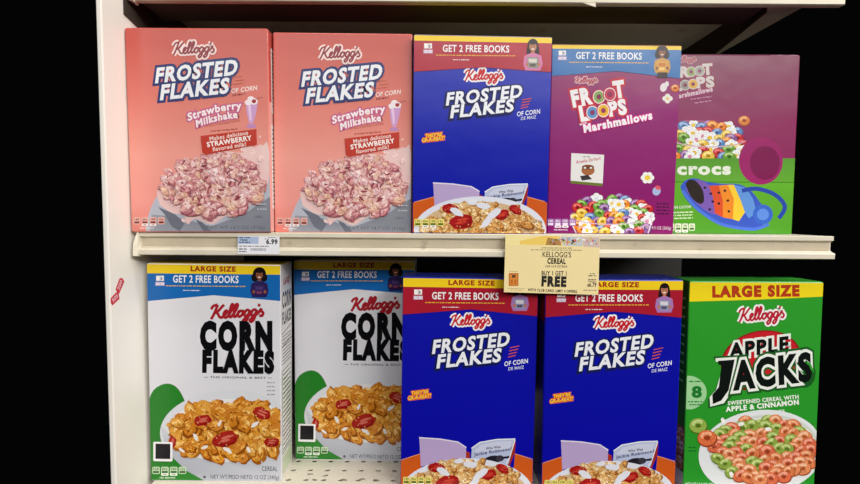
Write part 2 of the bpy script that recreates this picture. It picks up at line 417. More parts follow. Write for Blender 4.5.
# ---------------------------------------------------------------- 1: strawberry milkshake flakes
BS = [(123.8, 28), (268.5, 28), (131.6, 231.6), (272.3, 232.4)]
def art_strawberry(a):
    rnd = random.Random(11)
    # glass-grey bowl with pink splashing milk
    a.part('cereal_bowl_picture')
    bowl = [(144, 222), (151, 205), (160, 190), (175, 170), (215, 150), (262, 146), (272, 150), (272, 231), (131, 231), (136, 228)]
    a.poly(smooth([(146, 232), (147, 221), (152, 205), (163, 186), (180, 170), (215, 156), (262, 150), (272, 152)], 4) + [(272, 232)], '#b9bcc9')
    a.poly([(150, 232), (152, 214), (176, 216), (212, 226), (244, 214), (268, 198), (272, 196), (272, 232)], ['#9a9da8'] * 2 + ['#8d909c'] * 2 + ['#8b8e98'] * 2 + ['#7f828e'] * 2)
    a.poly([(196, 219), (203, 222), (212, 231), (204, 231)], '#6c6f7b')
    a.poly([(158, 206), (176, 214), (185, 223), (180, 232), (172, 226), (165, 214)], '#6f7280')
    a.poly(smooth([(160, 204), (157, 190), (164, 180), (178, 172), (180, 162), (200, 158), (214, 152), (228, 150), (244, 151), (249, 140), (254, 146), (262, 143), (266, 149), (270, 166), (269, 182), (262, 196), (245, 208), (226, 216), (212, 224), (196, 218), (188, 224), (184, 215), (172, 212), (160, 204)], 4), '#efc9c6')
    a.poly([(262, 146), (268, 140), (271, 150), (270, 170), (266, 172)], '#f0cfcb')
    pal = [('#e2aea8', '#b8747a', '#f4d6d0'), ('#da9a98', '#a8606a', '#efc6c2'), ('#e6b8ac', '#c08480', '#f6dcd0'), ('#d28e90', '#9c5462', '#ecc0c0'), ('#e2b09a', '#bb8072', '#f2d2ba'), ('#e8bcbc', '#c08a92', '#f8e2e2')]
    pts = []
    for _ in range(700):
        x, y = rnd.uniform(160, 266), rnd.uniform(152, 215)
        u, v = (x - 213) / 52, (y - 184) / 32
        if u * u + v * v < 1 - 0.12 * rnd.random(): pts.append((x, y))
    pts = pts[:320]; pts.sort(key=lambda p: p[1] + rnd.uniform(-8, 8))
    for x, y in pts:
        b, d, l = rnd.choice(pal); a.flake(x, y, rnd.uniform(3.6, 6.6), b, d, l, rnd)
    for k in range(70):
        t, q = rnd.uniform(0, 6.283), math.sqrt(rnd.random()) * .9; x, y = 213 + 50 * q * math.cos(t), 184 + 29 * q * math.sin(t)
        a.blob(x, y, rnd.uniform(1.4, 3.6), rnd.choice(['#f4dede', '#f0d0cc', '#9c4c58', '#8b3f4a', '#b4686c']), rnd, .38, .35)
    for x, y, r in ((247, 143, 2.2), (254, 151, 3), (261, 135, 1.2), (166, 176, 2), (184, 220, 2.4), (262, 157, 3.4), (244, 147, 3.4)):
        a.blob(x, y, r, '#f3d2ce', rnd, .8, .15)
    a.part('brand_logo')
    a.signature((173, 53.5), (214.5, 51.5), 4.4, '#8c2736', '#f6dcd8')
    a.part('product_title', 'white slanted capitals on a navy outline')
    big_title(a, [('FROSTED', 155.5, 81.6, 236.5, 13.6), ('FLAKES', 160.5, 98.4, 228, 13.8)], .105, '#182a6a', '#eceef4', .04, .17)
    a.stroke([(233, 76), (243, 75)], .5, '#c96a38'); a.stroke([(235, 79.5), (245, 78.5)], .5, '#c96a38'); a.stroke([(233, 83), (244, 82)], .5, '#c96a38')
    a.part('flavor_lettering')
    a.text('OF CORN', (232, 92), (257.5, 88.3), 4.2, '#f5e9e4', .015, .2)
    a.text('DE MAIZ', (233, 94.8), (246, 93.2), 1.7, '#7f2d3a', .01, .2)
    for c, w in (('#c5608c', .17), ('#fbeef0', .035)):
        a.text('Strawberry', (188.5, 119.5), (242, 107.2), 7.0, c, w, .1, arc=2.2, tr=.06)
        a.text('Milkshake', (197, 125.8), (238, 116.2), 6.6, c, w, .1, arc=1.6, tr=.06)
    a.text('NATURALLY & ARTIFICIALLY FLAVORED', (205.5, 125.8), (241, 120), 2.6, '#b8564a', .0)
    a.micro(211, 129, 238, '#b8564a', 1.5, -2.4, 3)
    a.part('milkshake_picture')
    a.poly([(246.5, 102), (258.5, 101), (256.5, 113), (254, 121), (252, 123), (249.5, 121), (247.5, 112)], '#cf9fd0')
    a.poly([(248.5, 104), (251.5, 104), (252.5, 119), (250.5, 119)], '#e9c6e6')
    a.poly([(248, 123), (255.5, 122.6), (257, 126), (247.5, 126.6)], '#c08abf')
    for x, y, r in ((249, 101, 3.6), (254.5, 100, 4), (251.5, 97.5, 3.4)): a.ell(x, y, r, r * .8, '#f5e8ec')
    a.ell(254.6, 99.8, 2.2, 2, '#a3252f'); a.stroke([(256, 98.5), (259, 96.5), (263.5, 96)], .5, '#7b2a33')
    a.part('flavor_badge', 'brick red slanted badge with white lettering')
    a.poly([(201, 134.6), (257.3, 127.6), (257.8, 143.2), (206, 153.4), (202.8, 151)], '#c03a2c')
    a.text('Makes delicious', (210.5, 139.4), (249, 133.0), 3.9, '#f7ddd6', .018)
    a.text('STRAWBERRY', (208, 145.6), (252.5, 138.6), 4.6, '#fdf4f0', .035)
    a.text('flavored milk!', (213.5, 150.0), (247, 144.6), 3.9, '#f7ddd6', .018)
    icons(a, 133.5, 216.5, 6.8, '140', '#e9b3a8', '#7d2f30', '#f8e4e0', dark='#33202a', gap=1.4)
    a.part('net_weight_lettering')
    a.micro(258, 203, 267.5, '#c6c9d2', 1.2, 0, 4); a.micro(258, 208, 267.5, '#c6c9d2', 1.2, 0, 8)
    a.text('CEREAL', (255, 217.8), (264, 217.6), 2.4, '#5b5e69', 0)
    a.text('NET WT 14.7 OZ (416g)', (208, 228.6), (266, 228.8), 3.2, '#5f626c', 0)
S_COLS = dict(front=[(0, '#c4554c'), (.07, '#c6574d'), (.35, '#dc7a6e'), (.62, '#ee9f92'), (.85, '#f09c92'), (1, '#e08478')],
              side=[(.3, '#c4524a'), (1.0, '#e9b4ac')], back='#c9584f', top='#d98a82', flap='#cf655b')
def side_strawberry(a):
    a.part('side_print')
    a.rect(20, 40, 80, 200, '#f3ece8')
    for k in range(14): a.micro(26, 50 + k * 10, 74, '#3a2a2c', 3, 0, 20 + k)
    a.part('side_nutrition_panel'); a.rect(14, 230, 86, 440, '#f6f1ee')
    for k in range(18): a.micro(20, 240 + k * 11, 80, '#402c2e', 3, 0, 50 + k)

# ---------------------------------------------------------------- 2: frosted flakes, two printings
BG = [(403.2, 277), (538.8, 279), (400.4, 487.4), (532.7, 489.3)]
BF = [(413.3, 34.4), (552.3, 37.2), (412, 233.3), (546.3, 234.4)]
def frosted_common(a, m, red, hazy):
    """m maps design units of the large box to the units of this board"""
    rnd = random.Random(5)
    class V:                                       # the same drawing shifted and scaled
        pass
    def p(x, y): return m(x, y)
    a.part('printed_backdrop')
    a.poly([p(*q) for q in [(398, 460), (420.5, 453), (422, 502), (398, 502)]], '#cf5a1c'); a.stroke([p(400.6, 459.3), p(420.5, 453)], .8, '#e8965a')
    a.part('printed_backdrop')
    a.poly([p(*q) for q in [(537, 459.8), (515, 453), (512, 502), (537, 502)]], '#cf5a1c'); a.stroke([p(515, 453), p(532.8, 458.6)], .8, '#e8965a')
    a.part('open_book_picture')
    a.poly([p(*q) for q in [(458, 446), (470, 452), (470, 466), (455, 466)]], '#a82f1c')
    a.poly([p(*q) for q in [(511, 446), (516, 440), (515, 452), (508, 470), (503, 468)]], '#9c2a22')
    a.poly([p(*q) for q in [(419.5, 436.5), (430, 437), (440, 437.8), (450, 439), (458, 441), (463, 443.6), (466.3, 446.4), (466, 461), (440, 462), (421, 466)]], '#b9a3cf')
    a.stroke([p(419.3, 436.6), p(440, 438), p(458, 441), p(466.4, 446.6)], 1.2, '#e4ddec')
    a.poly([p(*q) for q in [(472, 447), (480, 441.4), (497, 438.6), (515, 438), (515, 440), (509, 462), (505, 470), (471, 462)]], '#b7c1df')
    a.poly([p(*q) for q in [(474, 451), (481, 444), (497, 440.5), (512, 440), (510, 448), (490, 450)]], '#ccd0e6')
    a.stroke([p(471.6, 447.4), p(480, 441.4), p(497, 438.4), p(515.4, 437.8)], 1.0, '#eef0f4')
    a.stroke([p(515.2, 438.6), p(510.4, 455), p(506.5, 463)], 1.0, '#efe9ea')
    a.part('open_book_lettering')
    a.text('Who Was', p(486, 449), p(500.6, 447), 2.5, '#26264a', .02, .1)
    a.text('Jackie Robinson?', p(474.2, 455.2), p(512, 449.2), 3.0, '#32305a', .02, .1)
    a.ell(*p(493, 459), 8.5, 4.2, '#221e2a', -8); a.ell(*p(500, 457.6), 4, 3.2, '#3a3644', 0)
    a.poly([p(*q) for q in [(503, 456), (510, 455), (509, 457.6), (502, 458)]], '#1f1c28')
    a.part('cereal_bowl_picture')
    a.ell(*p(467, 492), 66 * a.kx, 34.5 * a.ky, '#dfe2ee', 0, 48)
    a.ell(*p(467, 494), 61 * a.kx, 31 * a.ky, '#d3b48c', 0, 44, 1)
    pal = [('#d9a561', '#9a6228', '#f1d7a2'), ('#c98c47', '#8a5420', '#e6bf84'), ('#e2bd84', '#a8763c', '#f7e7c4'), ('#cf9a58', '#8f5c28', '#efd09a')]
    pts = []
    for _ in range(500):
        x, y = rnd.uniform(402, 531), rnd.uniform(457, a.ymax)
        if ((x - 467) / 60) ** 2 + ((y - 493) / 33) ** 2 < 1: pts.append((x, y))
    pts = pts[:150]; pts.sort(key=lambda q: q[1])
    for x, y in pts:
        b, d, l = rnd.choice(pal); a.flake(*p(x, y), rnd.uniform(3.8, 6.4), b, d, l, rnd)
    for x, y, r, rot in ((437, 467, 8, 10), (448, 482, 12, -10), (503, 468, 7, 30), (489, 474, 8, -15)): a.berry(*p(x, y), r, rnd, rot, '#a8181a', '#c9402e')
    for x, y, r, asp, rot in ((443, 470.5, 7, .5, 30), (481, 473, 9, .42, -35), (470, 463.5, 7, .45, 10), (474, 482, 8, .4, -50), (459, 460, 5, .5, 0)):
        a.blob(*p(x, y), r, '#e2e4ee', rnd, asp, .12, rot=rot, n=16, mat=0)
    a.part('slogan_badge', 'orange slogan with yellow edging')
    for c, w in (('#e8641c', .2), ('#fbd84a', .03)):
        a.text("THEY'RE", p(411.8, 393.6), p(428.4, 391.6), 3.3, c, w, .15, tr=.06)
        a.text('GR-R-REAT!', p(408.4, 398.6), p(431, 395.8), 3.5, c, w, .15, tr=.06)
    a.part('brand_logo')
    a.signature(p(451.5, 324.5), p(490, 322.5), 3.9, '#c8202c', '#f4f1f4')
    a.part('product_title', 'white slanted capitals on navy')
    L = [('FROSTED', 433, 352, 508.5, 12.4), ('FLAKES', 437.4, 366.4, 500, 12.4)]
    L2 = []
    for t, x0, y0, x1, h in L:
        q0, q1 = p(x0, y0), p(x1, y0); L2.append((t, q0[0], q0[1], q1[0], h * a.kh))
    big_title(a, L2, .105, '#141b58', '#eef0f8', .038, .12, drop='#141b58')
    for k in range(4): a.stroke([p(510 - k * .6, 346.5 + k * 3.1), p(519.5 - k * 1.2, 344.6 + k * 3.1)], .9, '#d8552c')
    a.part('flavor_lettering')
    a.text('OF CORN', p(504.6, 364.8), p(528, 361.6), 4.3, '#f0f1f8', .02, .15)
    a.text('DE MAIZ', p(508.6, 369), p(524, 367.2), 3.0, '#d8dcf0', .015, .15)
def promo(a, x0, x1, ytl, ytr, yb, edge, fill, tx0, tx1, ty, th, gx, gy, gk, gcols, bx, by, bk, curly, yellow=None, rise=4, ylet=None, skirt=None):
    a.part('promo_banner')
    a.poly([(x0, ytl), (x1, ytr), (x1, yb[2]), ((x0 + x1) / 2, yb[1]), (x0, yb[0])], fill)
    if yellow: a.poly([(x0, ytl - 1), (x1, ytr - 1), (x1, yellow[1]), (x0, yellow[0])], '#f2cf22')
    a.part('promo_lettering')
    if ylet:
        a.text('LARGE SIZE', (ylet[0], ylet[2]), (ylet[1], ylet[2] + ylet[3]), ylet[4], '#a4331c', .05)
    a.text('GET 2 FREE BOOKS', (tx0, ty), (tx1, ty + .8), th, '#f2f2f4', .022)
    a.micro(tx0 - 7, ty + 3.0, tx1 + 7, '#e8b23a', .9, .8, 7); a.micro(tx0 + 10, ty + 7.6, tx0 + 27, '#e4dfe4', .8, .2, 9)
    reading_badge(a, bx, by, bk)
    girl(a, gx, gy, gk, *gcols, curly=curly, skirt=skirt)
def art_frosted_large(a):
    a.kx = a.ky = a.kh = 1; a.ymax = 489
    frosted_common(a, lambda x, y: (x, y), '#a51a2c', False)
    promo(a, 403, 538.5, 277, 279, (313.5, 308.5, 315.2), None, '#a81c30', 432.5, 498.5, 298.3, 6.6, 520, 281.6, .98,
          ('#b9785a', '#1d1418', '#a878b8', ('#8f93b4', '#d8d4dc', '#55506a')), 414.6, 289, .93, False, yellow=(286.3, 288.4), ylet=(449, 494.5, 284.4, .7, 4.4))
    icons(a, 403.2, 476, 6.6, '130', '#e6d774', '#4a5a1a', '#f7f4e8', gap=.7)
G_COLS = dict(front=[(0, '#1216a0'), (.2, '#1014a4'), (1, '#0808a4')], side=[(.12, '#8c1828'), (.75, '#0a0f86'), (1, '#b5481c')], back='#0a0f86', top='#14208a', flap='#1a2a8e')
def art_frosted_small(a):
    a.kx, a.ky, a.kh, a.ymax = 1.0, 1.0, .93, 498
    def m(x, y):
        # the small box is the same printing without the size band, set a little tighter
        yy = 79 + (y - 324) * .88 if y < 375 else (141 + (y - 399) * .9 if y < 420 else 181.7 + (y - 436.5) * .87)
        return (479.5 + (x - 467) * .985, yy)
    frosted_common(a, m, '#b0263a', True)
    promo(a, 413.3, 552.3, 34.4, 37.2, (70.8, 66.6, 71.5), None, '#b02a3e', 442.4, 508.5, 51.2, 6.4, 532.5, 39.0, 1.06,
          ('#b87a5c', '#1c1216', '#d07aa8', ('#8f8f8a', '#d4cfc4', '#5b5a50')), 423.8, 43.2, .92, False, yellow=(40.4, 43.2))
    icons(a, 414, 218.6, 6.9, '130', '#efe07c', '#55651c', '#f7f4e8', gap=.7)
    a.part('net_weight_lettering'); a.text('CEREAL', (532, 222.5), (542, 222.7), 2.6, '#4a4650', 0); a.text('NET WT 13.5 OZ (382g)', (495, 231), (543, 231.4), 2.6, '#6b4a2c', 0)
F_COLS = dict(front=[(0, '#2c38b4'), (.3, '#2230ae'), (.55, '#0c1ca8'), (1, '#0812a0')], side=[(.12, '#8c1828'), (1, '#0a0f86')], back='#0a0f86', top='#e2c436', flap='#e2c436')  # front blue lightened towards the top: glare haze put into the ink

# ---------------------------------------------------------------- 3: corn flakes
BC = [(146.5, 263), (280.8, 265), (150.7, 480.5), (281.5, 482.1)]
def art_corn(a):
    rnd = random.Random(3)
    a.part('green_swoosh')
    a.poly(smooth([(148.2, 400), (154, 388), (166, 382), (177, 386), (185, 400), (191, 420), (197, 450), (204, 482)], 4) + [(150, 482)], '#277f28')
    a.part('cereal_bowl_picture')
    cx, cy = 226, 438
    a.ell(231, 432, 71, 43, '#dadce2', 0, 60)
    a.poly([(161, 424), (164, 440), (172, 456), (186, 470), (204, 481), (281.5, 481), (281.5, 440), (240, 460), (200, 452), (172, 436)], ['#cfd1d8', '#c4c7d0', '#b4b8c4', '#aeb2bf', '#b4b7c3', '#c6c9d3', '#d4d6dd', '#c2c5cf', '#bfc2cc', '#c9ccd5'])
    a.ell(231, 429.5, 63, 32, '#e9e7e6', 0, 56)
    pal = [('#d8912e', '#9a5615', '#f0bb62'), ('#c87a20', '#8a480f', '#e3a247'), ('#dfa045', '#a8651d', '#f6cd80'), ('#d08430', '#93500f', '#edb257')]
    pts = []
    for _ in range(900):
        x, y = rnd.uniform(166, 281), rnd.uniform(398, 460)
        if ((x - 231) / 60) ** 2 + ((y - 429) / 28) ** 2 < 1: pts.append((x, y))
    # wide spaced big flakes
    sel = []
    for p in pts:
        if all(abs(p[0] - q[0]) / 8.5 + abs(p[1] - q[1]) / 5.5 > 1 for q in sel): sel.append(p)
    sel.sort(key=lambda q: q[1])
    berries = [(203, 419, 9, -10), (226, 438, 13, -15), (262, 412, 9.5, 25), (173, 440, 6, 80), (272, 441, 8, 0)]
    for x, y in sel:
        b, d, l = rnd.choice(pal); a.flake(x, y, rnd.uniform(7.0, 9.6), b, d, l, rnd)
    for i, (x, y, r, rot) in enumerate(berries):
        a.berry(x, y, r, rnd, rot, '#a8241c', '#cf6a58')
    for x, y in ((190, 428), (212, 448), (243, 425), (190, 447), (250, 450), (232, 418), (216, 424), (265, 430), (240, 446), (177, 421)):
        b, d, l = rnd.choice(pal); a.flake(x, y, rnd.uniform(6.5, 8.5), b, d, l, rnd)
    for x, y, r in ((255, 423, 4.6), (228, 449, 5), (205, 446, 4), (196, 436, 4.4), (249, 449, 3.6), (220, 422, 3.4), (182, 449, 3.6)): a.blob(x, y, r, '#eeeae6', rnd, .42, .2, mat=0)
    a.part('brand_logo')
    a.signature((210.5, 317.3), (263.5, 314.5), 5.1, '#a81f2b', None, wd=.5)
    a.part('product_title', 'heavy black capitals')
    a.text('CORN', (201.5, 346.8), (271, 346.8), 24.5, '#0c0c10', .075)
    a.text('FLAKES', (203.5, 369.3), (273, 370.3), 19.2, '#0c0c10', .075)
    a.part('strapline_lettering')
    a.text('THE ORIGINAL & BEST', (210, 376.6), (266, 377.4), 2.0, '#3a3a40', .01)
    a.rect(204, 375.4, 208, 375.9, '#3a3a40'); a.rect(268, 376.2, 272, 376.7, '#3a3a40')
    for k in range(4): a.micro(267, 380.6 + 4 * k, 275, '#9a9aa2', 1.2, 0, 30 + k)
    promo(a, 146.5, 280.8, 263, 265, (300, 294.4, 300.2), None, '#1667b4', 173.2, 238.5, 281.6, 6.7, 259.5, 267.6, 1.0,
          ('#8a5238', '#17100f', '#2c2058', ('#2c2058', '#4a3570', '#7e3a58')), 156.2, 275.2, .92, True, yellow=(272.8, 274.4), ylet=(191, 235.5, 270.6, .6, 4.6))
    a.part('scan_code_frame', 'black square in a white frame')
    a.rrect(153.6, 440.4, 172.8, 460.2, 1.2, '#f2f0f2', .4); a.rect(155.8, 442.4, 170.6, 457.8, '#16121c', .3)
    icons(a, 152.3, 466.2, 7.6, '150', '#bfd8b4', '#2c5c2c', '#e9f0e4', gap=1.2)
    a.part('net_weight_lettering')
    a.text('CEREAL', (262, 470.6), (277.6, 470.8), 4.6, '#2c2c34', .0)
    a.text('NET WT/PESO NETO 12 OZ (340g)', (210.5, 478.4), (279, 479.4), 4.0, '#3a3a42', .0)
    a.ell(204.6, 476.8, 1.5, 1.5, '#5a5a62', 0, 10)
C_COLS = dict(front=[(0, '#e2e1e6'), (1, '#dcdce4')], side=[(1, '#dcdad8')], back='#dddde2', top='#c9a81f', flap='#d6b525')
def side_corn(a):
    a.part('side_print')
    a.text('Kellogg\'s', (24, 50), (84, 40), 16, '#a81f2b', .03, .2)
    a.text('CORN', (14, 100), (90, 100), 34, '#15151a', .05)
    a.text('FLAKES', (14, 138), (90, 138), 26, '#15151a', .05)
    a.stroke([(8, 160), (94, 150)], 2.4, '#6a2c30'); a.stroke([(8, 190), (94, 182)], 2.4, '#6a2c30')
    for k in range(9): a.micro(12, 165 + k * 8, 90, '#4a4a50', 2.6, 0, 60 + k)
    a.part('side_nutrition_panel'); a.rect(12, 245, 90, 440, '#2a2a2e'); a.rect(14, 247, 88, 438, '#eceae6')
    for k in range(17): a.micro(18, 254 + k * 11, 84, '#34343a', 4, 0, 90 + k)
    a.part('side_print'); a.poly([(12, 452), (90, 446), (90, 490), (12, 490)], '#c8d2b4')

# ---------------------------------------------------------------- 4: fruit loops with marshmallows
BL = [(551.9, 44.3), (681.9, 45.6), (546.9, 233.4), (673.2, 234.2)]
RAINBOW = [('#e8862c', '#a4510f', '#fac27a'), ('#c22b34', '#7c1420', '#ea7a72'), ('#6aa03c', '#3c661c', '#b4d484'), ('#8a5a9c', '#54306a', '#c3a0cc'), ('#5e86c0', '#34588c', '#a8c4e4'), ('#e6c04a', '#a8801c', '#f8e89c')]
def loops_heap(a, x0, x1, y0, y1, n, r0, r1, rnd, inside, pal, marsh=0):
    sel = []
    for _ in range(4000):
        x, y = rnd.uniform(x0, x1), rnd.uniform(y0, y1)
        if inside(x, y) and all(math.hypot(x - q[0], y - q[1]) > r0 * .92 for q in sel): sel.append((x, y))
        if len(sel) >= n: break
    sel.sort(key=lambda q: q[1])
    for i, (x, y) in enumerate(sel):
        r = rnd.uniform(r0, r1)
        if marsh and i % marsh == 1:
            for k in range(5):
                t = k * 1.257 + x; a.ell(x + .55 * r * math.cos(t), y + .5 * r * math.sin(t), r * .5, r * .45, '#eef0f2', 0, 12, 1)
            a.ell(x, y, r * .36, r * .32, rnd.choice(['#e8c43a', '#d8dde8', '#e8c43a', '#d98aa8']), 0, 12, 1)
        else:
            c, d, l = rnd.choice(pal); a.loop(x, y, r, c, d, l, rnd.uniform(.68, .95), rnd.uniform(-30, 30))
def fruit_title(a, ox, oy, k, s=1.0):
    def T(t, x0, y0, x1, y1, h, c, w): a.text(t, (ox + x0 * k, oy + y0 * k), (ox + x1 * k, oy + y1 * k), h * k, c, w, tr=.10)
    for c, w in (('#c8283c', .16), ('#f2eef0', .06)):
        T('FR', 0, 33, 17.4, 29.5, 15, c, w); T('T', 41.5, 24, 51, 22.6, 15, c, w)
        T('L', 8, 47, 15, 45.7, 14, c, w); T('PS', 36.6, 42, 52.6, 39.6, 13.5, c, w)
    for x, y, c, d in ((25, 23.5, '#8fa860', '#5f7a34'), (36, 21, '#c23c5c', '#8e1d38'), (18.5, 39, '#5f92c4', '#2f5e94'), (29.5, 37, '#eab02c', '#b47d10')):
        a.ell(ox + x * k, oy + y * k, 7 * k, 7.4 * k, '#c8283c', 0, 22); a.ell(ox + x * k, oy + y * k, 6 * k, 6.6 * k, '#f2eef0', 0, 22)
        a.ell(ox + x * k, oy + y * k, 5.3 * k, 5.8 * k, c, 0, 22); a.ell(ox + x * k, oy + y * k, 2.6 * k, 2.8 * k, d, 0, 16); a.ell(ox + x * k, oy + y * k, 2.0 * k, 2.2 * k, '#8f1f5c', 0, 16)
def marsh_title(a, p0, p1, h, wp0=None):
    for c, w in (('#d0208a', .13), ('#f6f1f6', .05)):
        a.text('Marshmallows', p0, p1, h, c, w, .05, tr=.09)
def art_fruit(a):
    rnd = random.Random(21)
    a.part('cereal_bowl_picture')
    def inside(x, y):
        if y < 212: return ((x - 612) / 38) ** 2 + ((y - 212) / 17) ** 2 < 1
        return 574 < x < 651 and y < 233 and abs(x - 612) < 38 - (y - 212) * .15
    a.poly([(571, 212), (572, 222), (576, 233.5), (648, 233.5), (650.5, 224), (651.5, 212), (630, 204), (592, 204)], '#8f4a88')
    loops_heap(a, 572, 652, 194, 232, 62, 5.0, 6.4, rnd, inside, RAINBOW, marsh=4)
    for pts, w, c in (([(570.6, 215), (574, 219.5), (592, 223), (612, 224), (634, 222.6), (648, 219), (652, 213.5)], .9, '#d9b6d2'), ([(570.6, 214), (572, 224), (576, 233)], 1.1, '#e3cfe0'), ([(652, 213), (650.6, 224), (648, 233)], 1.1, '#e3cfe0'), ([(577, 226), (590, 229), (600, 230)], .6, '#cda6c6')):
        a.stroke(smooth(pts), w, c)
    a.part('brand_logo')
    a.signature((575, 82), (597, 81), 2.0, '#b0304c', '#e8c0c4', wd=.35)
    a.part('product_title', 'white capitals edged red with ring shaped letters')
    fruit_title(a, 573.8, 72.4, 1.0)
    marsh_title(a, (584.4, 131), (652, 117.5), 7.4)
    a.text('with', (579.6, 124.6), (587, 122.6), 3, '#f4dcec', .02)
    a.part('marshmallow_picture')
    a.ell(663.6, 86.4, 3.4, 4.4, '#eadfe4', 20); a.ell(667, 83, 2, 2.6, '#eadfe4')
    a.part('marshmallow_picture'); a.loop(675, 87, 4.4, '#e0803c', '#a04a1c', '#f0c090')
    a.part('marshmallow_picture')
    for dx, dy in ((0, -2.4), (-2.6, 0), (2.6, 0), (0, 2.4)): a.ell(667.6 + dx, 97.4 + dy, 2.6, 2.4, '#e8e4dc')
    a.ell(667.6, 97.4, 1.5, 1.4, '#e0c060')
    a.part('marshmallow_picture')
    for t in range(6): a.ell(647.5 + 4 * math.cos(t * 1.047), 176.5 + 3.6 * math.sin(t * 1.047), 2.8, 2.6, '#f0f0ee')
    a.ell(647.5, 176.5, 2.8, 2.6, '#ecd040')
    a.part('marshmallow_picture'); a.ell(656.6, 190, 4, 4.6, '#a8b8e0', 25); a.ell(658, 186.6, 3, 2, '#e05a68', 20)
    promo(a, 552, 681.8, 44.4, 45.6, (75.4, 70.6, 77.8), None, '#3b78b8', 576, 641.5, 58.4, 6.3, 662, 46.0, .92,
          ('#8f5a40', '#231a18', '#d09a4a', ('#e0a848', '#c8782c', '#f2d080')), 558.6, 50.6, .86, True, yellow=(48.6, 50.0), skirt='#3a2e30')
    a.part('storybook_picture', 'white storybook cover with a brown portrait')
    a.poly([(571.4, 151.8), (604.2, 153.4), (602.6, 184.8), (570.6, 181.4)], '#e9e7e4')
    a.poly([(570.7, 179.6), (602.8, 182.4), (602.5, 185.2), (570.5, 182.2)], '#6b7a2c')
    a.text('Amelia Earhart', (576, 162.6), (600.6, 158.4), 3.4, '#c23c5c', .01, .2)
    a.micro(583, 155, 590, '#8a8a90', .9, 0, 12)
    a.ell(588, 169, 6.6, 5.2, '#a8683c'); a.ell(588, 165.8, 6, 2.4, '#8a4a24')
    a.stroke([(582, 166), (594, 166.6)], .6, '#202020')
    for x in (585, 591): a.ell(x, 166.6, 2, 1.6, '#303030'); a.ell(x, 166.6, 1.4, 1.0, '#f0e8e0')
    a.poly([(580, 175), (588, 173.6), (592, 178), (582, 179.6)], '#3a3438')
    a.part('small_print')
    for k in range(4): a.micro(656.6, 202 + 3.4 * k, 669, '#4a1440', 1.5, .3, 40 + k)
    icons(a, 547.2, 218.4, 6.8, '140', '#a474b0', '#f0e6f0', '#efe4ee', gap=.5)
    a.part('net_weight_lettering'); a.text('NET WT 9.3 OZ (263g)', (638, 228.8), (671, 229.2), 3.0, '#eadbe6', .0)
L_COLS = dict(front=[(0, '#8c3f6c'), (.15, '#9a3f70'), (.35, '#8e2470'), (1, '#861468')], side=[(1, '#7c1c66')], back='#86146a', top='#c8a03c', flap='#c8a03c')  # upper front purple dulled: shelf shade and haze put into the ink

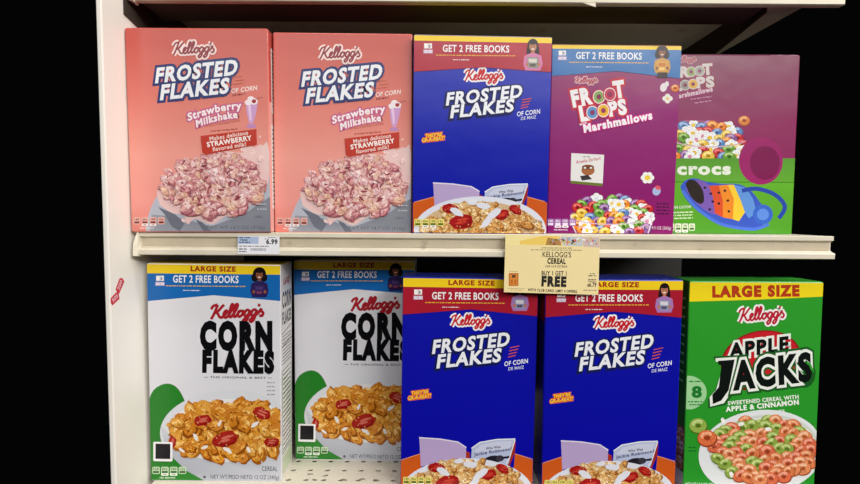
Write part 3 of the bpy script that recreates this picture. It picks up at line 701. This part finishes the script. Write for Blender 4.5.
# ---------------------------------------------------------------- 5: fruit loops with shoe offer
BK = [(674.9, 54.1), (799.7, 54.9), (668.6, 233.7), (790.9, 234.5)]
def art_clog(a):
    rnd = random.Random(33)
    a.part('cereal_bowl_picture')
    def inside(x, y): return ((x - 706) / 40) ** 2 + ((y - 150) / 30) ** 2 < 1 and y < 157
    a.poly([(668, 128), (684, 119), (712, 120), (738, 131), (746, 146), (744, 158), (668, 158)], '#a5577c')
    loops_heap(a, 670, 744, 122, 156, 52, 5.6, 7.6, rnd, inside, RAINBOW, marsh=3)
    for pts, w, c in (([(670, 140), (690, 145), (712, 146), (734, 144), (745, 140)], 1.0, '#d8b4c4'),): a.stroke(smooth(pts), w, c)
    a.part('brand_logo'); a.signature((675, 62), (695, 60.6), 2.0, '#a03048', '#c8909c', wd=.35)
    a.part('product_title', 'white capitals with ring shaped letters')
    def T(t, x0, y0, x1, y1, h, c, w): a.text(t, (x0, y0), (x1, y1), h, c, w, tr=.1)
    for c, w in (('#8f2848', .14), ('#cfc6c4', .06)):
        T('FR', 671, 77, 688, 76, 9.4, c, w); T('T', 703, 74, 711.5, 73.4, 9.6, c, w); T('L', 673.6, 90, 680.5, 89.6, 9.6, c, w); T('PS', 697, 87, 713, 86, 9.6, c, w)
    for x, y, c in ((690.5, 71.5, '#8fa060'), (699, 70.6, '#9a9a90'), (684.5, 84.6, '#8f8f88'), (692.5, 83.6, '#d8a838')):
        a.ell(x, y, 5.3, 5.2, '#cfc6c4', 0, 20); a.ell(x, y, 4.5, 4.4, c, 0, 20); a.ell(x, y, 1.9, 1.9, '#7f2454', 0, 14)
    for c, w in (('#b02878', .12), ('#d6ccd0', .04)): a.text('Marshmallows', (674, 98.4), (712, 90.6), 4.4, c, w, .05, tr=.08)
    a.micro(690, 98, 711, '#c88fae', 1.0, -3, 3); a.micro(694, 101.6, 711, '#c88fae', 1.0, -2.4, 6)
    a.part('marshmallow_picture'); a.loop(743.5, 119.6, 6, '#d8803c', '#94401c', '#f0b480')
    a.part('offer_panel', 'bright green lower panel')
    a.rect(668, 157.5, 800, 181, ['#579a30', '#63a834']); a.rect(668, 181, 800, 235, ['#63b02c', '#4f9a2c'])
    a.stroke([(669, 181.2), (798, 181.6)], .8, '#3c7a20')
    a.part('offer_lettering')
    a.text('crocs', (677.4, 173.4), (729, 173.2), 9.8 * 1.12, '#e6ecdc', .05)
    a.part('clog_picture', 'striped clog shoe in rainbow colours')
    a.ell(760, 160, 22, 24, '#9c2468', 0, 30); a.ell(764, 162, 15, 17, '#7c1850', 0, 26)
    a.poly(smooth([(679.5, 186), (684, 180), (694, 177.5), (706, 181), (722, 183), (738, 183.5), (750, 190), (760, 203), (766, 214), (762, 225), (748, 229), (730, 227), (712, 221), (696, 210), (684, 197), (679.5, 186)], 3), '#3c5ac0')
    a.poly(smooth([(686, 183), (696, 179), (708, 184), (714, 196), (716, 213), (706, 211), (694, 201), (686, 190), (686, 183)], 3), '#7a5ab0')
    a.poly(smooth([(684.5, 183), (689, 178.8), (696, 181), (702, 190), (703, 201), (698, 203), (690, 196), (684.5, 183)], 3), '#2c2420')
    a.poly([(708, 185), (718, 184.6), (722, 200), (722, 217), (714, 213), (712, 196)], '#d8502c')
    a.poly([(718, 184.6), (727, 184), (733, 198), (732, 219), (722, 217), (722, 200)], '#e88a2c')
    a.poly([(727, 184), (733, 184), (740, 200), (744, 212), (738, 221), (732, 219), (733, 198)], '#f0c83a')
    a.poly([(733, 184), (745, 187), (752, 198), (756, 212), (748, 218), (744, 212), (740, 200)], '#5f92d8')
    for x, y in ((704, 187), (710, 193), (712, 201), (709, 209), (718, 192), (724, 190), (718, 203), (727, 200), (728, 211)): a.ell(x, y, 1.4, 1.2, '#2a1c28')
    a.stroke(smooth([(741, 190), (756, 188), (774, 194), (784, 206), (778, 218)]), 4.2, '#2c48a8')
    a.ell(762, 214, 10, 10, '#3c66c8', 0, 22); a.ell(762, 214, 6, 6, '#5f8ce0', 0, 18)
    a.stroke(smooth([(682, 190), (692, 204), (708, 217), (724, 225), (752, 229), (768, 224)]), 3.0, '#4f74dc')
    a.part('small_print')
    a.text('WIN CUSTOM', (671, 208.4), (690, 207.6), 2.6, '#e8f0d8', .02)
    for k in range(3): a.micro(671, 211.6 + 3 * k, 692, '#d4e4bc', 1.3, -.8, 70 + k)
    icons(a, 667.5, 223.2, 6.2, '140', '#dfe8cc', '#3c6a20', '#eef2e4', gap=.6)
K_COLS = dict(front=[(0, '#7a2c50'), (.4, '#8e2a5e'), (.6, '#8e2a5e'), (1, '#5fa42c')], side=[(.58, '#6c1c50'), (1, '#4f9a2c')], back='#86146a', top='#6c2448')  # upper front purple darkened: shade of the recess put into the ink

# ---------------------------------------------------------------- 6: apple rings
BA = [(690, 281.4), (825.4, 282.4), (683.4, 490), (815.7, 490.9)]
def art_apple(a):
    rnd = random.Random(8)
    a.part('size_banner', 'yellow band with brick red capitals')
    a.poly([(689, 280.5), (826, 281.5), (825, 296.5), (755, 299.5), (689, 301.2)], '#f0d820')
    a.text('LARGE SIZE', (713.8, 296.4), (800, 295.4), 9.6, '#b43a1c', .07)
    a.part('brand_logo')
    a.signature((739.8, 321), (785, 316.5), 4.9, '#b81c34', '#f2f0ee')
    a.part('product_title', 'white outlined capitals over a red disc')
    a.ell(762, 360, 41, 30, '#7c1218', -12, 44); a.ell(762, 359, 39, 28, '#c4202a', -12, 44)
    for c, w in (('#e9efe6', .17), ('#0e1512', .05)):
        a.text('APPLE', (731, 356.5), (789, 349.5), 13.2, c, w, .12, tr=.1)
    # the first letter swings down and out to the left
    J0 = [(735.5, 358.5), (729.5, 389), (722, 399.5), (713.5, 403), (713, 393.5), (719.5, 386), (722.2, 364.5), (719, 363), (718.8, 359.8)]
    def grow(pts, g):
        cx = sum(p[0] for p in pts) / len(pts); cy = sum(p[1] for p in pts) / len(pts)
        return [(p[0] + g * (1 if p[0] > cx else -1), p[1] + g * (1 if p[1] > cy else -1)) for p in pts]
    a.poly(grow(J0, 4.4), '#1c5a22'); a.poly(grow(J0, 2.6), '#eef2ea')
    for c, w in (('#1c5a22', .19), ('#eef2ea', .13), ('#0e1512', .055)):
        a.text('ACKS', (736, 387.5), (812, 378.5), 25.5, c, w, .08, tr=.1)
    a.poly(J0, '#0e1512')
    a.part('flavor_lettering')
    a.text('SWEETENED CEREAL WITH', (729, 404), (800, 397.6), 3.7, '#f0f6ea', .03)
    a.text('APPLE & CINNAMON', (727.2, 410.6), (800, 403.4), 4.6, '#f4f8f0', .045)
    a.text('SEE INGREDIENTS', (742, 415.8), (786, 411.4), 2.8, '#e6f0e0', .03)
    a.part('vitamin_badge', 'pale green half round badge')
    a.poly([(687.4, 374.6)] + [(687 + 20.4 * math.cos(t), 391.5 + 17.4 * math.sin(t)) for t in [math.radians(q) for q in range(-75, 76, 10)]] + [(685.8, 408)], '#9fd49a')
    a.text('8', (693.2, 396), (701.6, 396), 10.4, '#1f7a2c', .05)
    a.micro(689.6, 379.6, 703, '#2c8436', 1.3, 0, 2); a.micro(688.6, 400, 704, '#2c8436', 1.2, 0, 3); a.micro(690, 403, 702, '#2c8436', 1.2, 0, 4)
    a.part('cereal_bowl_picture')
    a.ell(762, 452, 63, 43, '#e4e8ea', -6, 50); a.ell(764, 447, 55, 33, '#cfd6cf', -6, 46); a.ell(764, 448, 53, 31, '#f0efec', -6, 46)
    pal = [('#d87a4c', '#a04c28', '#f2b48c'), ('#8fa848', '#5c7426', '#c4d488'), ('#d86a48', '#98402a', '#f0a68c'), ('#e08a5c', '#a8562c', '#f6c4a0')]
    def inside(x, y): return ((x - 764) / 51) ** 2 + ((y - 449) / 31) ** 2 < 1
    loops_heap(a, 712, 818, 418, 482, 92, 7.0, 8.6, rnd, inside, pal)
    a.loop(698.6, 424.4, 9.2, *('#93b04c', '#54701f', '#c2d68c')); a.loop(707.5, 436.8, 10, *('#dc6f42', '#983f1e', '#f4ac84'))
    for x, y in ((732, 474), (724, 420), (769, 428), (742, 423)): a.blob(x, y, 3.4, '#f6f4f0', rnd, .6, .15)
    a.part('small_print'); a.micro(689, 446, 696, '#1c6a24', 1.2, 0, 5); a.micro(689, 449.6, 697, '#1c6a24', 1.2, 0, 6)
    a.part('net_weight_lettering')
    a.text('NET WT 13.2 OZ (374g)', (686, 486), (716, 486.4), 3.6, '#d8f0d4', .01)
A_COLS = dict(front=[(0, '#2f9a2c'), (1, '#28952a')], side=[(.68, '#1c6a24'), (.69, '#a07060'), (1, '#a07060')], back='#2c962c', top='#1f7a26', flap='#3fae3c')
def side_apple(a):
    a.part('side_print')
    rnd = random.Random(4)
    a.rect(0, 350, 100, 455, '#8a4a3c')
    loops_heap(a, 8, 92, 355, 450, 30, 10, 13, rnd, lambda x, y: True, [('#b87a5c', '#7c4426', '#d8a484'), ('#c8a89c', '#8c6450', '#e4d0c4')])
    a.rect(0, 458, 100, 500, '#c8bcb8')
    a.part('side_lettering')
    for k in range(10): a.micro(14, 40 + k * 22, 86, '#8fd08a', 6, 0, 30 + k)

# ================================================================== placing the boxes
def place(root, x, y, rz, lean, roll, z):
    root.rotation_mode = 'XYZ'
    root.matrix_basis = Matrix.Translation((x, y, z)) @ Matrix.Rotation(rz, 4, 'Z') @ Matrix.Rotation(-lean, 4, 'X') @ Matrix.Rotation(roll, 4, 'Y')
def copy_tree(o, parent=None):
    c = o.copy(); C.objects.link(c)
    if parent: c.parent = parent
    for ch in list(o.children): copy_tree(ch, c)
    return c
ZM, ZL, ZT = Z0 - 0.026, Z0 - 0.4012, Z0 + 0.3275
b1 = make_box('s', .1962, .2805, .055, S_COLS, art_strawberry, BS); side_art(b1, .1962, .2805, .055, True, side_strawberry)
place(b1, -.3224, .6718, .008, -.004, -.0035, ZM)
tag(b1, 'pink strawberry milkshake flakes box beside the white end panel', 'cereal box', 'cereal boxes on the shelves')
b2 = copy_tree(b1); place(b2, -.1253, .6856, .0074, -.0012, .0019, ZM)
b2['label'] = 'pink strawberry milkshake flakes box touching the blue flakes box'
b3 = make_box('f', .1937, .2756, .055, F_COLS, art_frosted_small, BF); place(b3, .0712, .6837, .0272, -.0197, .0026, ZM)
tag(b3, 'blue frosted flakes box on the upper row, next to the purple box', 'cereal box', 'cereal boxes on the shelves')
b4 = make_box('l', .1893, .2749, .06, L_COLS, art_fruit, BL); place(b4, .2691, .7132, .006, -.0183, .0013, ZM)
tag(b4, 'purple fruit rings and marshmallows box with blue books banner', 'cereal box', 'cereal boxes on the shelves')
b5 = make_box('k', .189, .272, .06, K_COLS, art_clog, BK); place(b5, .4640, .737, 0, 0, 0, ZM)
tag(b5, 'purple and green box with crocs offer and rainbow clog', 'cereal box', 'cereal boxes on the shelves')
b6 = make_box('c', .1957, .3276, .058, C_COLS, art_corn, BC); side_art(b6, .1957, .3276, .058, True, side_corn)
place(b6, -.3189, .6948, .007, -.0008, .0076, ZL)
tag(b6, 'white corn flakes box in front, against the end panel', 'cereal box', 'cereal boxes on the shelves')
b7 = copy_tree(b6); place(b7, -.1205, .7585, -.0226, .0066, -.0032, ZL)
b7['label'] = 'white corn flakes box pushed back in shade behind the perforated shelf front'
b8 = make_box('g', .1949, .3115, .062, G_COLS, art_frosted_large, BG); place(b8, .056, .6809, .0025, -.0019, .0085, ZL)
tag(b8, 'large blue frosted flakes box beside the recessed corn flakes box', 'cereal box', 'cereal boxes on the shelves')
b9 = copy_tree(b8); place(b9, .2628, .6766, -.0041, -.0150, -.0031, ZL)
b9['label'] = 'large blue frosted flakes box beside the green box, partly under the yellow sign'
b10 = make_box('a', .1935, .3086, .062, A_COLS, art_apple, BA); place(b10, .4712, .6808, .0006, .0071, -.0012, ZL)
side_art(b10, .1935, .3086, .062, False, side_apple)
tag(b10, 'green apple rings cereal box with a yellow large size band', 'cereal box', 'cereal boxes on the shelves')

# ================================================================== the shelving
XL, XR = -.4125, .572
def shelf(name, z, label, front=.676, holes=False, under=False):
    root = bpy.data.objects.new('gondola_shelf', None); C.objects.link(root); root.location = (0, front, z)
    tag(root, label, 'shelf', 'shelves of the bay')
    back = .40
    if not holes:
        box_mesh('shelf_deck', (-.4224, .006, -.004), (XR - .001, back, 0), CREAM, root)
    else:
        mb = MB(); p = .0262; nx = int((XR - XL) / p); ny = 15; R = .0041; white = hx('#ffffff')
        x0 = XL + .001; y0 = -.0125; px = (XR - XL - .002) / nx; py = (back - y0) / ny
        for i in range(nx):
            for j in range(ny):
                cx, cy = x0 + px * (i + .5), y0 + py * (j + .5)
                sq = [(cx + px / 2 * a, cy + py / 2 * b) for a, b in ((1, 0), (1, 1), (0, 1), (-1, 1), (-1, 0), (-1, -1), (0, -1), (1, -1))]
                ci = [(cx + R * 1.15 * math.cos(math.pi / 4 * k), cy + R * .85 * math.sin(math.pi / 4 * k)) for k in range(8)]
                vs = [(x, y, 0) for x, y in sq + ci] + [(x, y, -.0012) for x, y in ci]
                fs = []
                for k in range(8):
                    n = (k + 1) % 8; fs.append((8 + k, k, n, 8 + n)); fs.append((16 + k, 8 + k, 8 + n, 16 + n))
                mb.mesh(vs, fs, white)
        mb.build('shelf_deck', [CREAM], root)
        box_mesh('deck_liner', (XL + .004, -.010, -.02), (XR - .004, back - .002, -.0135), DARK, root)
    # stiffening channel under the front edge, and the recessed pan behind it
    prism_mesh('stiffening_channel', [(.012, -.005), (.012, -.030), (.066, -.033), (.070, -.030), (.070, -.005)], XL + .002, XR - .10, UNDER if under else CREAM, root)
    # price rail: top lip, groove, label face, projecting lower lip
    prof = [(.006, 0), (.0005, 0), (-.0006, -.001), (-.0006, -.0062), (.0018, -.0078), (.0045, -.0088), (.0045, -.0205), (.001, -.0228),
            (-.0034, -.0240), (-.0042, -.0256), (-.0040, -.0318), (-.0020, -.0330), (.006, -.0330)]
    prism_mesh('price_rail', prof, XL, XR, RAIL, root)
    box_mesh('recess_shade_strip', (XL + .002, .0036, -.0203), (XR - .002, .0050, -.0092), RECESS_SHADE, root)  # added strip: the lip's shade on the label face, as colour
    # flared rail end
    e = [(XL + .0005, .006, 0), (XL + .0005, -.002, 0), (XL + .0005, -.0058, -.016), (XL + .0005, -.0075, -.034), (XL + .0005, .006, -.036)]
    v = [(x, y, zz) for x, y, zz in e] + [(x - .0022 + (-.004 if i in (2, 3) else 0), y, zz) for i, (x, y, zz) in enumerate(e)]
    n = 5; f = [tuple(range(n)), tuple(range(n, 2 * n))[::-1]] + [(i, n + i, n + (i + 1) % n, (i + 1) % n) for i in range(n)]
    me = bpy.data.meshes.new('rail_end'); me.from_pydata(v, [], f); me.materials.append(CREAM); me.update()
    link('rail_end', me, root)
    return root
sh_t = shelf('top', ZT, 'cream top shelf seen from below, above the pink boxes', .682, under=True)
sh_m = shelf('mid', ZM, 'cream middle shelf with price rail under the upper row of boxes', .676)
sh_l = shelf('low', ZL, 'cream perforated bottom shelf carrying the lower row of boxes', .672, holes=True)
# slanting cantilever bracket below the top shelf near its far end
def bracket(root, x, name='cantilever_bracket'):
    v = [(x + dx, y, z) for dx in (0, .003) for y, z in ((.02, -.012), (.395, -.012), (.395, -.075), (.33, -.080), (.02, -.034))]
    f = [(0, 1, 2, 3, 4), (9, 8, 7, 6, 5)] + [(i, 5 + i, 5 + (i + 1) % 5, (i + 1) % 5) for i in range(5)]
    me = bpy.data.meshes.new(name); me.from_pydata(v, [], f); me.materials.append(UNDER); me.update(); link(name, me, root)
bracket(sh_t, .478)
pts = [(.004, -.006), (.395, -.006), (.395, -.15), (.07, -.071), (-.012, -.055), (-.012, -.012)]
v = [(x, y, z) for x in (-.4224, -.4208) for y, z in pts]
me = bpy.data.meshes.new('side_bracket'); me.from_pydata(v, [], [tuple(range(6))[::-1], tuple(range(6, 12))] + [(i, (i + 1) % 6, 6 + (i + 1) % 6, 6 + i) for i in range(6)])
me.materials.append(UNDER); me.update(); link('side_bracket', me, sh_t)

wall = box_mesh('wall_left', (-.4300, .626, .55), (-.4228, 1.12, 2.35), WHITE, None, .0015); tag(wall, kind='structure')
backp = box_mesh('wall_back', (-.4225, 1.08, .55), (XR, 1.10, 2.35), DARK); tag(backp, kind='structure')

# ================================================================== tags, sign, stickers, scuffs
def flat_art(name, w, h, board, fn, mat, thick=.0004):
    root = bpy.data.objects.new(name, None); C.objects.link(root)
    mb = MB(); P8 = [(x, y, z) for x in (-w / 2, w / 2) for y in (0, thick) for z in (0, h)]
    return root, mb, P8
def card(name, partname, w, h, color, board, fn, thick=.0005):
    root = bpy.data.objects.new(name, None); C.objects.link(root)
    mb = MB(); P8 = [(x, y, z) for x in (-w / 2, w / 2) for y in (0, thick) for z in (0, h)]
    for f in ((0, 1, 3, 2), (4, 6, 7, 5), (0, 4, 5, 1), (2, 3, 7, 6), (0, 2, 6, 4), (1, 5, 7, 3)): mb.face([P8[i] for i in f], hx(color))
    mb.build(partname, [PAPER], root)
    a = Art(w, h, 0.0, board, inset=.002); fn(a)
    for n, m_, lab in a.parts:
        if m_.f: m_.build(n, [PAPER, PAPER], root)
    return root
def art_sign(a):
    rnd = random.Random(2)
    a.part('sign_header_picture')
    a.poly([(505.6, 234.4), (531, 235), (531, 245.2), (505.4, 244.4)], '#efdf9c')
    a.poly([(520, 240.5), (543, 235.2), (560, 235.6), (562, 244.8), (520, 244)], '#ecc860')
    a.poly([(548, 237), (560, 239), (562, 244.9), (546, 244.6)], '#a8803c')
    a.poly([(561, 236), (583, 236.4), (583, 245.6), (564, 245)], '#b9c4cc')
    a.poly([(583, 236.4), (600, 236.8), (600, 247), (584, 246)], '#cbb4ae')
    for k in range(46):
        x = rnd.uniform(550, 599); y = rnd.uniform(237.4, 243.6)
        a.blob(x, y, rnd.uniform(.8, 1.9), rnd.choice(['#3a2c20', '#c8b46a', '#8fa8c8', '#d08a8a', '#e8e4dc', '#d8a040', '#c86458']), rnd, .6, .3, mat=0)
    a.part('sign_lettering')
    a.micro(542, 247.0, 573, '#8a7c58', .9, .3, 4); a.micro(531, 249.0, 583, '#8a7c58', .8, .5, 5)
    a.text("KELLOGG'S", (543, 256.6), (571.6, 257.2), 5.3, '#1c1812', .012)
    a.text('CEREAL', (548, 263.2), (566, 263.6), 5.2, '#1c1812', .045)
    a.text('10.8-14.8 OZ BOX', (546, 266.9), (568, 267.4), 2.0, '#3a3226', .02)
    a.text('BUY 1 GET 1', (542.2, 275.0), (567, 275.6), 4.3, '#1c1812', .025)
    a.text('FREE', (542.6, 285.4), (566.2, 286.3), 9.0, '#14110c', .07)
    a.text('WITH CLUB CARD. LIMIT 4 OFFERS.', (528.6, 290.6), (578, 293.2), 2.5, '#1c1812', .035)
    a.part('sign_stamp', 'orange stamp square')
    a.rect(509.3, 272.6, 519, 285.4, '#b8641c'); a.rect(510.3, 274, 518, 284.4, '#d8862c')
    a.rect(512.4, 274.4, 516.2, 277.2, '#5a3418'); a.rect(511.4, 279, 513.4, 283.6, '#b8601c'); a.rect(515, 279, 517, 283.6, '#b8601c')
    a.micro(510, 270.6, 518, '#b08c4c', .6, 0, 3); a.micro(508.4, 287.6, 526, '#9a8a60', .5, .4, 7); a.micro(511, 289.2, 524, '#9a8a60', .5, .3, 8)
    a.part('price_lettering')
    a.micro(590.5, 273.4, 595.5, '#6a5c44', .9, 0, 1); a.micro(589, 275.4, 597, '#4a3e2c', 1.0, .1, 2); a.micro(589, 279.2, 596.5, '#4a3e2c', 1.1, .1, 3); a.micro(588.6, 281, 597, '#4a3e2c', .8, .1, 4)
    a.text('$', (588.0, 286.8), (589.6, 286.8), 2.6, '#2c2418', .03)
    a.text('6.79', (589.9, 287.0), (596.8, 287.2), 4.3, '#2c2418', .035)
    a.micro(584, 290.2, 598, '#5a4e38', .7, .4, 6)
SW, SH = .1325, .0808
sign = card('sale_sign', 'sign_card', SW, SH, '#ecd9a0', [(505.6, 234.2), (600.5, 236.6), (504.6, 291.5), (599, 295.5)], art_sign, .0006)
sign.matrix_basis = Matrix.Translation((.1702, .6640, Z0 - .1085)) @ Matrix.Rotation(.022, 4, 'Y') @ Matrix.Rotation(-.06, 4, 'X')
tag(sign, 'pale yellow buy 1 get 1 free sign hanging from the middle rail', 'sign')
def art_tag(a):
    a.part('price_lettering')
    a.rect(237.9, 236.4, 258.6, 243.6, '#a9bbd8')
    a.micro(239, 236.9, 250, '#2c3c64', .9, 0, 2); a.text('YEAR', (240, 240.9), (247.6, 240.9), 1.9, '#22325a', .03); a.micro(239, 241.8, 251, '#2c3c64', 1.0, 0, 3)
    a.text('6.99', (266.5, 243.5), (277.3, 243.6), 4.5, '#26262c', .05)
    a.micro(268, 236.9, 276.5, '#4a4a52', .6, 0, 4); a.rect(265, 238, 266.2, 239, '#55555c')
    a.micro(239, 245.6, 269, '#55555e', .8, 0, 5); a.micro(239, 248.4, 246.8, '#3a3a42', 1.1, 0, 6); a.micro(239, 251.0, 246.6, '#44444c', 1.0, 0, 7)
    x = 250.5; r = random.Random(3); a.up([(250, 248), (266, 250.6)])
    while x < 266:
        w = r.uniform(.2, .5); a.cur.face([a.P(x, 250.6), a.P(x + w, 250.6), a.P(x + w, 248), a.P(x, 248)], hx('#6a6a72')); x += w + r.uniform(.25, .6)
tg = card('price_tag', 'tag_card', .0588, .0252, '#e8e8ee', [(237.7, 236), (279.5, 236.1), (237.7, 254), (279.5, 254.1)], art_tag, .0004)
tg.matrix_basis = Matrix.Translation((-.2420, .6708, Z0 - .0566)) @ Matrix.Rotation(.004, 4, 'Y') @ Matrix.Rotation(-.05, 4, 'X')
tag(tg, 'white and blue 6.99 price tag on the middle shelf rail', 'price tag')

def sticker(y, z, w, h, rot, label, digits):
    root = bpy.data.objects.new('price_sticker', None); C.objects.link(root)
    mb = MB(); t = .0003
    pts = [(-w / 2, 0), (w / 2 - .002, -.0008), (w / 2, h * .55), (w / 2 - .003, h), (-w / 2 + .002, h * .93), (-w / 2 - .0008, h * .4)]
    n = len(pts)
    mb.face([(x, -t, zz) for x, zz in pts], hx('#c8283c'))
    for i in range(n):
        (x0, z0), (x1, z1) = pts[i], pts[(i + 1) % n]
        mb.face([(x0, 0, z0), (x1, 0, z1), (x1, -t, z1), (x0, -t, z0)], hx('#c8283c'))
    mb.build('sticker_paper', [PAPER], root)
    a = Art(w, h, -t, [(0, 0), (30, 0), (0, 14), (30, 14)]); a.part('sticker_digits'); a.text(digits, (5, 10.6), (25, 10), 7, '#f6e8ea', .0)
    a.parts[0][1].build('sticker_digits', [PAPER], root)
    root.matrix_basis = Matrix.Translation((-.42285, y, z)) @ Matrix.Rotation(math.pi / 2, 4, 'Z') @ Matrix.Rotation(rot, 4, 'Y')
    tag(root, label, 'sticker')
sticker(.6500, Z0 - .1010, .021, .0105, -.95, 'torn red sticker on the white end panel, upper of two', '200')
sticker(.6375, Z0 - .1190, .018, .0110, -.45, 'torn red sticker on the white end panel, lower of two', '505')

# scraps left from peeled labels on the perforated shelf
rs = random.Random(9)
for k, (x, y) in enumerate([(-.183, .7160), (-.158, .7120), (-.128, .7010), (-.100, .7030), (-.172, .7000), (-.0780, .7005)]):
    v = []; n = 9
    for i in range(n):
        t = 2 * math.pi * i / n; r = rs.uniform(.55, 1); v.append((.0065 * r * math.cos(t), .0026 * r * math.sin(t), 0))
    top = [(a, b, .0004) for a, b, _ in v]
    me = bpy.data.meshes.new('label_scrap'); me.from_pydata(v + top, [], [tuple(range(n, 2 * n))] + [(i, (i + 1) % n, n + (i + 1) % n, n + i) for i in range(n)])
    me.materials.append(SCUFF); me.update(); o = link('label_scrap', me, None, (x, y, ZL + .0001)); o.rotation_euler.z = rs.uniform(-.5, .5)
    tag(o, 'small grey torn label scrap on the bottom shelf deck', 'label scrap', 'torn label scraps on the bottom shelf')
# torn corner of a label hanging from the top rail
me = bpy.data.meshes.new('torn_label'); me.from_pydata([(-.012, 0, 0), (.006, 0, 0), (.006, 0, -.006), (-.012, .0004, 0), (.006, .0004, 0), (.006, .0004, -.006)], [], [(0, 2, 1), (3, 4, 5), (0, 1, 4, 3), (1, 2, 5, 4), (2, 0, 3, 5)])
me.materials.append(RAIL); me.update(); o = link('torn_label', me, None, (.221, .6775, ZT - .0325)); tag(o, 'torn white label corner hanging from the top shelf rail', 'label')

# ================================================================== lights of the shop
def tube_row(name, x, y, z, lx, ly, power, col=(1, .97, .93)):
    l = bpy.data.lights.new(name, 'AREA'); l.shape = 'RECTANGLE'; l.size = lx; l.size_y = ly; l.energy = power; l.color = col
    o = bpy.data.objects.new(name, l); C.objects.link(o); o.location = (x, y, z); return o
def aim(o, p):
    d = Vector(p) - o.location; o.rotation_euler = d.to_track_quat('-Z', 'Y').to_euler()
k = tube_row('ceiling_light_aisle', 1.9, .2, Z0 + 2.1, 5.4, .16, 62)
k2 = tube_row('ceiling_light_next', 3.2, -1.9, Z0 + 2.1, 4.6, .3, 270); aim(k2, (0.1, .7, Z0))
k3 = tube_row('aisle_fill_light', .5, -4.6, Z0 + 2.4, 9.0, 1.6, 330); aim(k3, (0, .7, Z0))  # added soft fill standing in for bounce off the opposite aisle
w = bpy.data.worlds.new('shop_dark'); scene.world = w; w.use_nodes = True
w.node_tree.nodes['Background'].inputs[0].default_value = (.9, .95, 1, 1)
w.node_tree.nodes['Background'].inputs[1].default_value = 0.002

# ================================================================== camera
cam = bpy.data.cameras.new('camera'); co = bpy.data.objects.new('camera', cam); C.objects.link(co)
cam.sensor_fit = 'HORIZONTAL'; cam.sensor_width = 36; cam.lens = 477.0 / 860 * 36; cam.clip_start = .02; cam.clip_end = 50
t, r, p = .0561, .0068, -.0002
f = Vector((math.sin(p) * math.cos(t), math.cos(p) * math.cos(t), -math.sin(t)))
r0 = Vector((math.cos(p), -math.sin(p), 0)); u0 = r0.cross(f)
rr = math.cos(r) * r0 + math.sin(r) * u0; uu = -math.sin(r) * r0 + math.cos(r) * u0
co.matrix_world = Matrix(((rr.x, uu.x, -f.x, 0), (rr.y, uu.y, -f.y, 0), (rr.z, uu.z, -f.z, Z0), (0, 0, 0, 1)))
scene.camera = co
vs = scene.view_settings
scene.display_settings.display_device = 'sRGB'
vs.view_transform = 'Standard'; vs.look = 'None'; vs.gamma = 1; vs.use_curve_mapping = False; vs.exposure = -0.62
scene.cycles.max_bounces = 6
